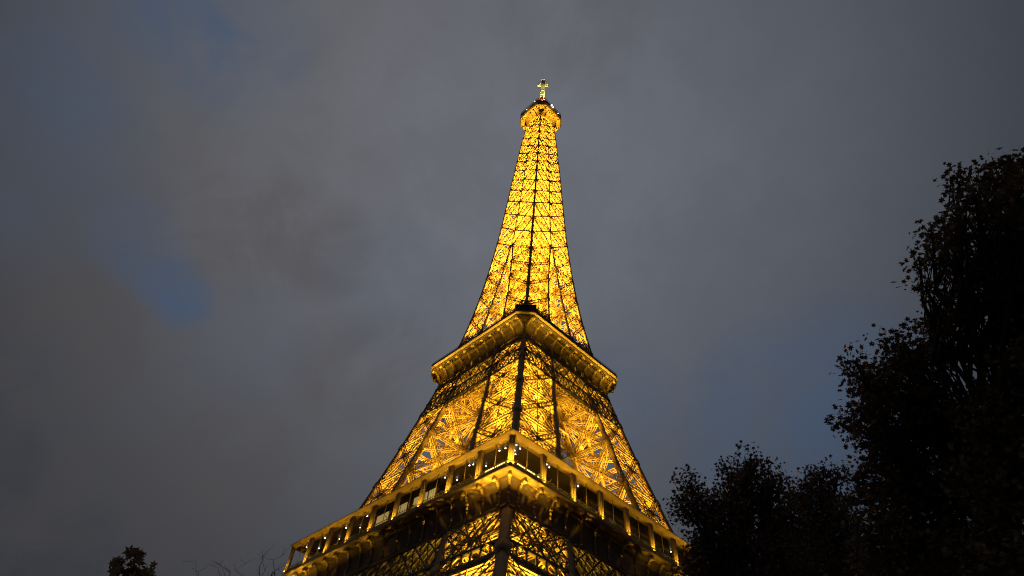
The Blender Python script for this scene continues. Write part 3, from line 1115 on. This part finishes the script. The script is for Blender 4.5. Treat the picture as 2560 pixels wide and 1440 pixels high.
def tree(name, base, fork, lobes, leaf, per, mat, label, cat='tree', group=None, trunk_r=0.4, spread=0.5, twig=0.05, dens=1.0, per_tuft=(10, 26), tufts=5):
    """lobes: (x, y, z, radius, density) of leaf masses"""
    root = empty(name, tuple(base))
    off = np.asarray(base, float)
    tag(root, label, cat, group)
    b = Bars()
    limb(b, (0, 0, -0.1), fork - off, trunk_r, trunk_r * 0.7, 0.02, 6)
    pts = []
    for x, y, z, r, dn in lobes:
        c = np.array([x, y, z]) - off
        lp = limb(b, fork - off, c, trunk_r * 0.34, min(0.07, trunk_r * 0.12), 0.05, 6)
        k = max(tufts, int(per * dn * dens * (r / 1.5) ** 2))
        d = rng.normal(size=(k, 3))
        d /= np.linalg.norm(d, axis=1, keepdims=True)
        cc = c + d * (r * rng.uniform(0.15, 1.0, (k, 1)) ** 0.6)
        for q in cc[: min(k, 110)]:
            s = lp[int(rng.integers(3, 7))]
            limb(b, s, q, twig, 0.012, 0.08, 3)
        for q in cc:
            m = int(rng.integers(*per_tuft))
            pts.append(q + np.clip(rng.normal(size=(m, 3)), -1.5, 1.5) * spread * rng.uniform(0.6, 1.25) * np.array([1, 1, 0.75]))
    b.build('trunk', M_bark, root)
    P = np.concatenate(pts)
    leaves_mesh('crown', P, leaf, mat, root)
    return root, len(P)


def px_lobes(lst, dist, jit):
    out = []
    for L in lst:
        px, py, rp = L[:3]
        dn = L[3] if len(L) > 3 else 1.0
        d = dist + rng.uniform(-jit, jit)
        p = at(px, py, d)
        out.append((p[0], p[1], p[2], rp * d / FPX * 0.80, dn))
    return out


big = px_lobes([(2332, 585, 34, .45), (2300, 650, 30, .4), (2312, 715, 32, .4), (2398, 452, 34, .4), (2478, 425, 22, .45), (2545, 432, 34, .5), (2140, 905, 30, .5), (2100, 1060, 26, .5), (2570, 500, 90, .5), (2515, 452, 48, .45), (2440, 505, 50, .5), (2400, 580, 55, .55), (2490, 610, 90, .42), (2365, 660, 46, .5), (2590, 700, 120, .5), (2430, 700, 58, .4), (2500, 770, 66, .42),
                (2355, 800, 50, .6), (2262, 885, 58, .75), (2180, 950, 54, .85), (2168, 1040, 52, .7), (2275, 990, 100, .8), (2225, 1110, 80), (2370, 1080, 110, .8), (2490, 1040, 86, .5), (2335, 900, 52, .6),
                (2560, 900, 60, .4), (2230, 1230, 95), (2340, 1230, 95, .9), (2530, 1210, 115, .8), (2240, 1370, 105), (2380, 1400, 105), (2530, 1400, 125), (2670, 900, 120, .6), (2670, 600, 120, .5),
                (2660, 1200, 140), (2300, 1500, 120), (2480, 1560, 140)], 30, 3.0)
big = [(x, y, z, r * 1.08, min(1.0, d * 1.45)) for x, y, z, r, d in big]
b0 = at(2520, 1330, 30)
t1, n1 = tree('plane_tree', (b0[0] + 0.8, b0[1] - 0.6, 0), b0, big, 0.23, 84, M_leaf_plane,
              'large dark broadleaf tree filling the right edge, tallest of the trees', 'tree', 'trees beside the tower', 0.45, 0.36)
mid = px_lobes([(1722, 1205, 42, .6), (1705, 1270, 40, .9), (1770, 1270, 62), (1828, 1195, 48, .9), (1878, 1150, 32, .7), (1872, 1195, 40), (1925, 1215, 58), (1850, 1290, 90), (1765, 1370, 66),
                (1740, 1440, 50), (1850, 1410, 110), (1950, 1310, 85), (1960, 1420, 90), (1860, 1520, 130)], 44, 2.5)
b1 = at(1850, 1440, 44)
t2, n2 = tree('broadleaf_tree', (b1[0] + 0.5, b1[1], 0), at(1850, 1500, 44), mid, 0.25, 66, M_leaf_mid,
              'dark bushy tree with a pointed top, right against the lit tower edge', 'tree', 'trees beside the tower', 0.45, 0.45)
mid2 = px_lobes([(2055, 1205, 48, .8), (2095, 1190, 34, .6), (2005, 1235, 44, .9), (2065, 1280, 75), (2010, 1370, 90), (2110, 1370, 85), (2120, 1300, 45), (2050, 1460, 110), (2170, 1440, 80)], 50, 2.5)
b2 = at(2060, 1440, 50)
t3, n3 = tree('broadleaf_tree', (b2[0], b2[1] + 0.6, 0), at(2060, 1520, 50), mid2, 0.25, 66, M_leaf_mid,
              'dark round-topped tree standing between the pointed tree and the tallest tree', 'tree', 'trees beside the tower', 0.45, 0.45)
tip = px_lobes([(342, 1458, 12, .7), (372, 1452, 10, .7), (322, 1428, 6, .6), (336, 1388, 2, .2), (296, 1414, 3, .2), (360, 1430, 8, .6), (345, 1520, 36, .7)], 14, 0.3)
tip = [(x, y, z, r * 0.9, d) for x, y, z, r, d in tip]
b3 = at(345, 1440, 14)
t4, n4 = tree('young_tree', (b3[0], b3[1], 0), at(350, 1540, 14), tip, 0.20, 20, M_leaf_tip,
              'tip of a small tree with brown leaves low at the left', 'tree', None, 0.045, 0.085, 0.005, per_tuft=(3, 8), tufts=3)
# bare tree: fine twigs without leaves
root = empty('bare_tree', tuple(np.array([at(640, 1440, 26)[0], at(640, 1440, 26)[1], 0.0])))
tag(root, 'tree of thin bare twigs just left of the lit platform corner', 'tree')
off = np.array(root.location)
b = Bars()
fork = at(640, 1560, 26)
limb(b, (0, 0, -0.1), fork - off, 0.16, 0.1, 0.02, 6)
for px, py in ((528, 1400), (545, 1425), (600, 1398), (615, 1440), (655, 1375), (690, 1418), (712, 1370), (480, 1420), (668, 1412)):
    d = 26 + rng.uniform(-1.2, 1.2)
    tp = limb(b, fork - off, at(px, py, d) - off, 0.022, 0.004, 0.07, 9)
    for k in (5, 7, 8):
        q = tp[k] + np.array([rng.normal() * 0.35, rng.normal() * 0.35, rng.uniform(0.05, 0.5)])
        limb(b, tp[k], q, 0.006, 0.003, 0.08, 3)
b.build('branches', M_bark, root)
print('leaves', n1, n2, n3, n4)
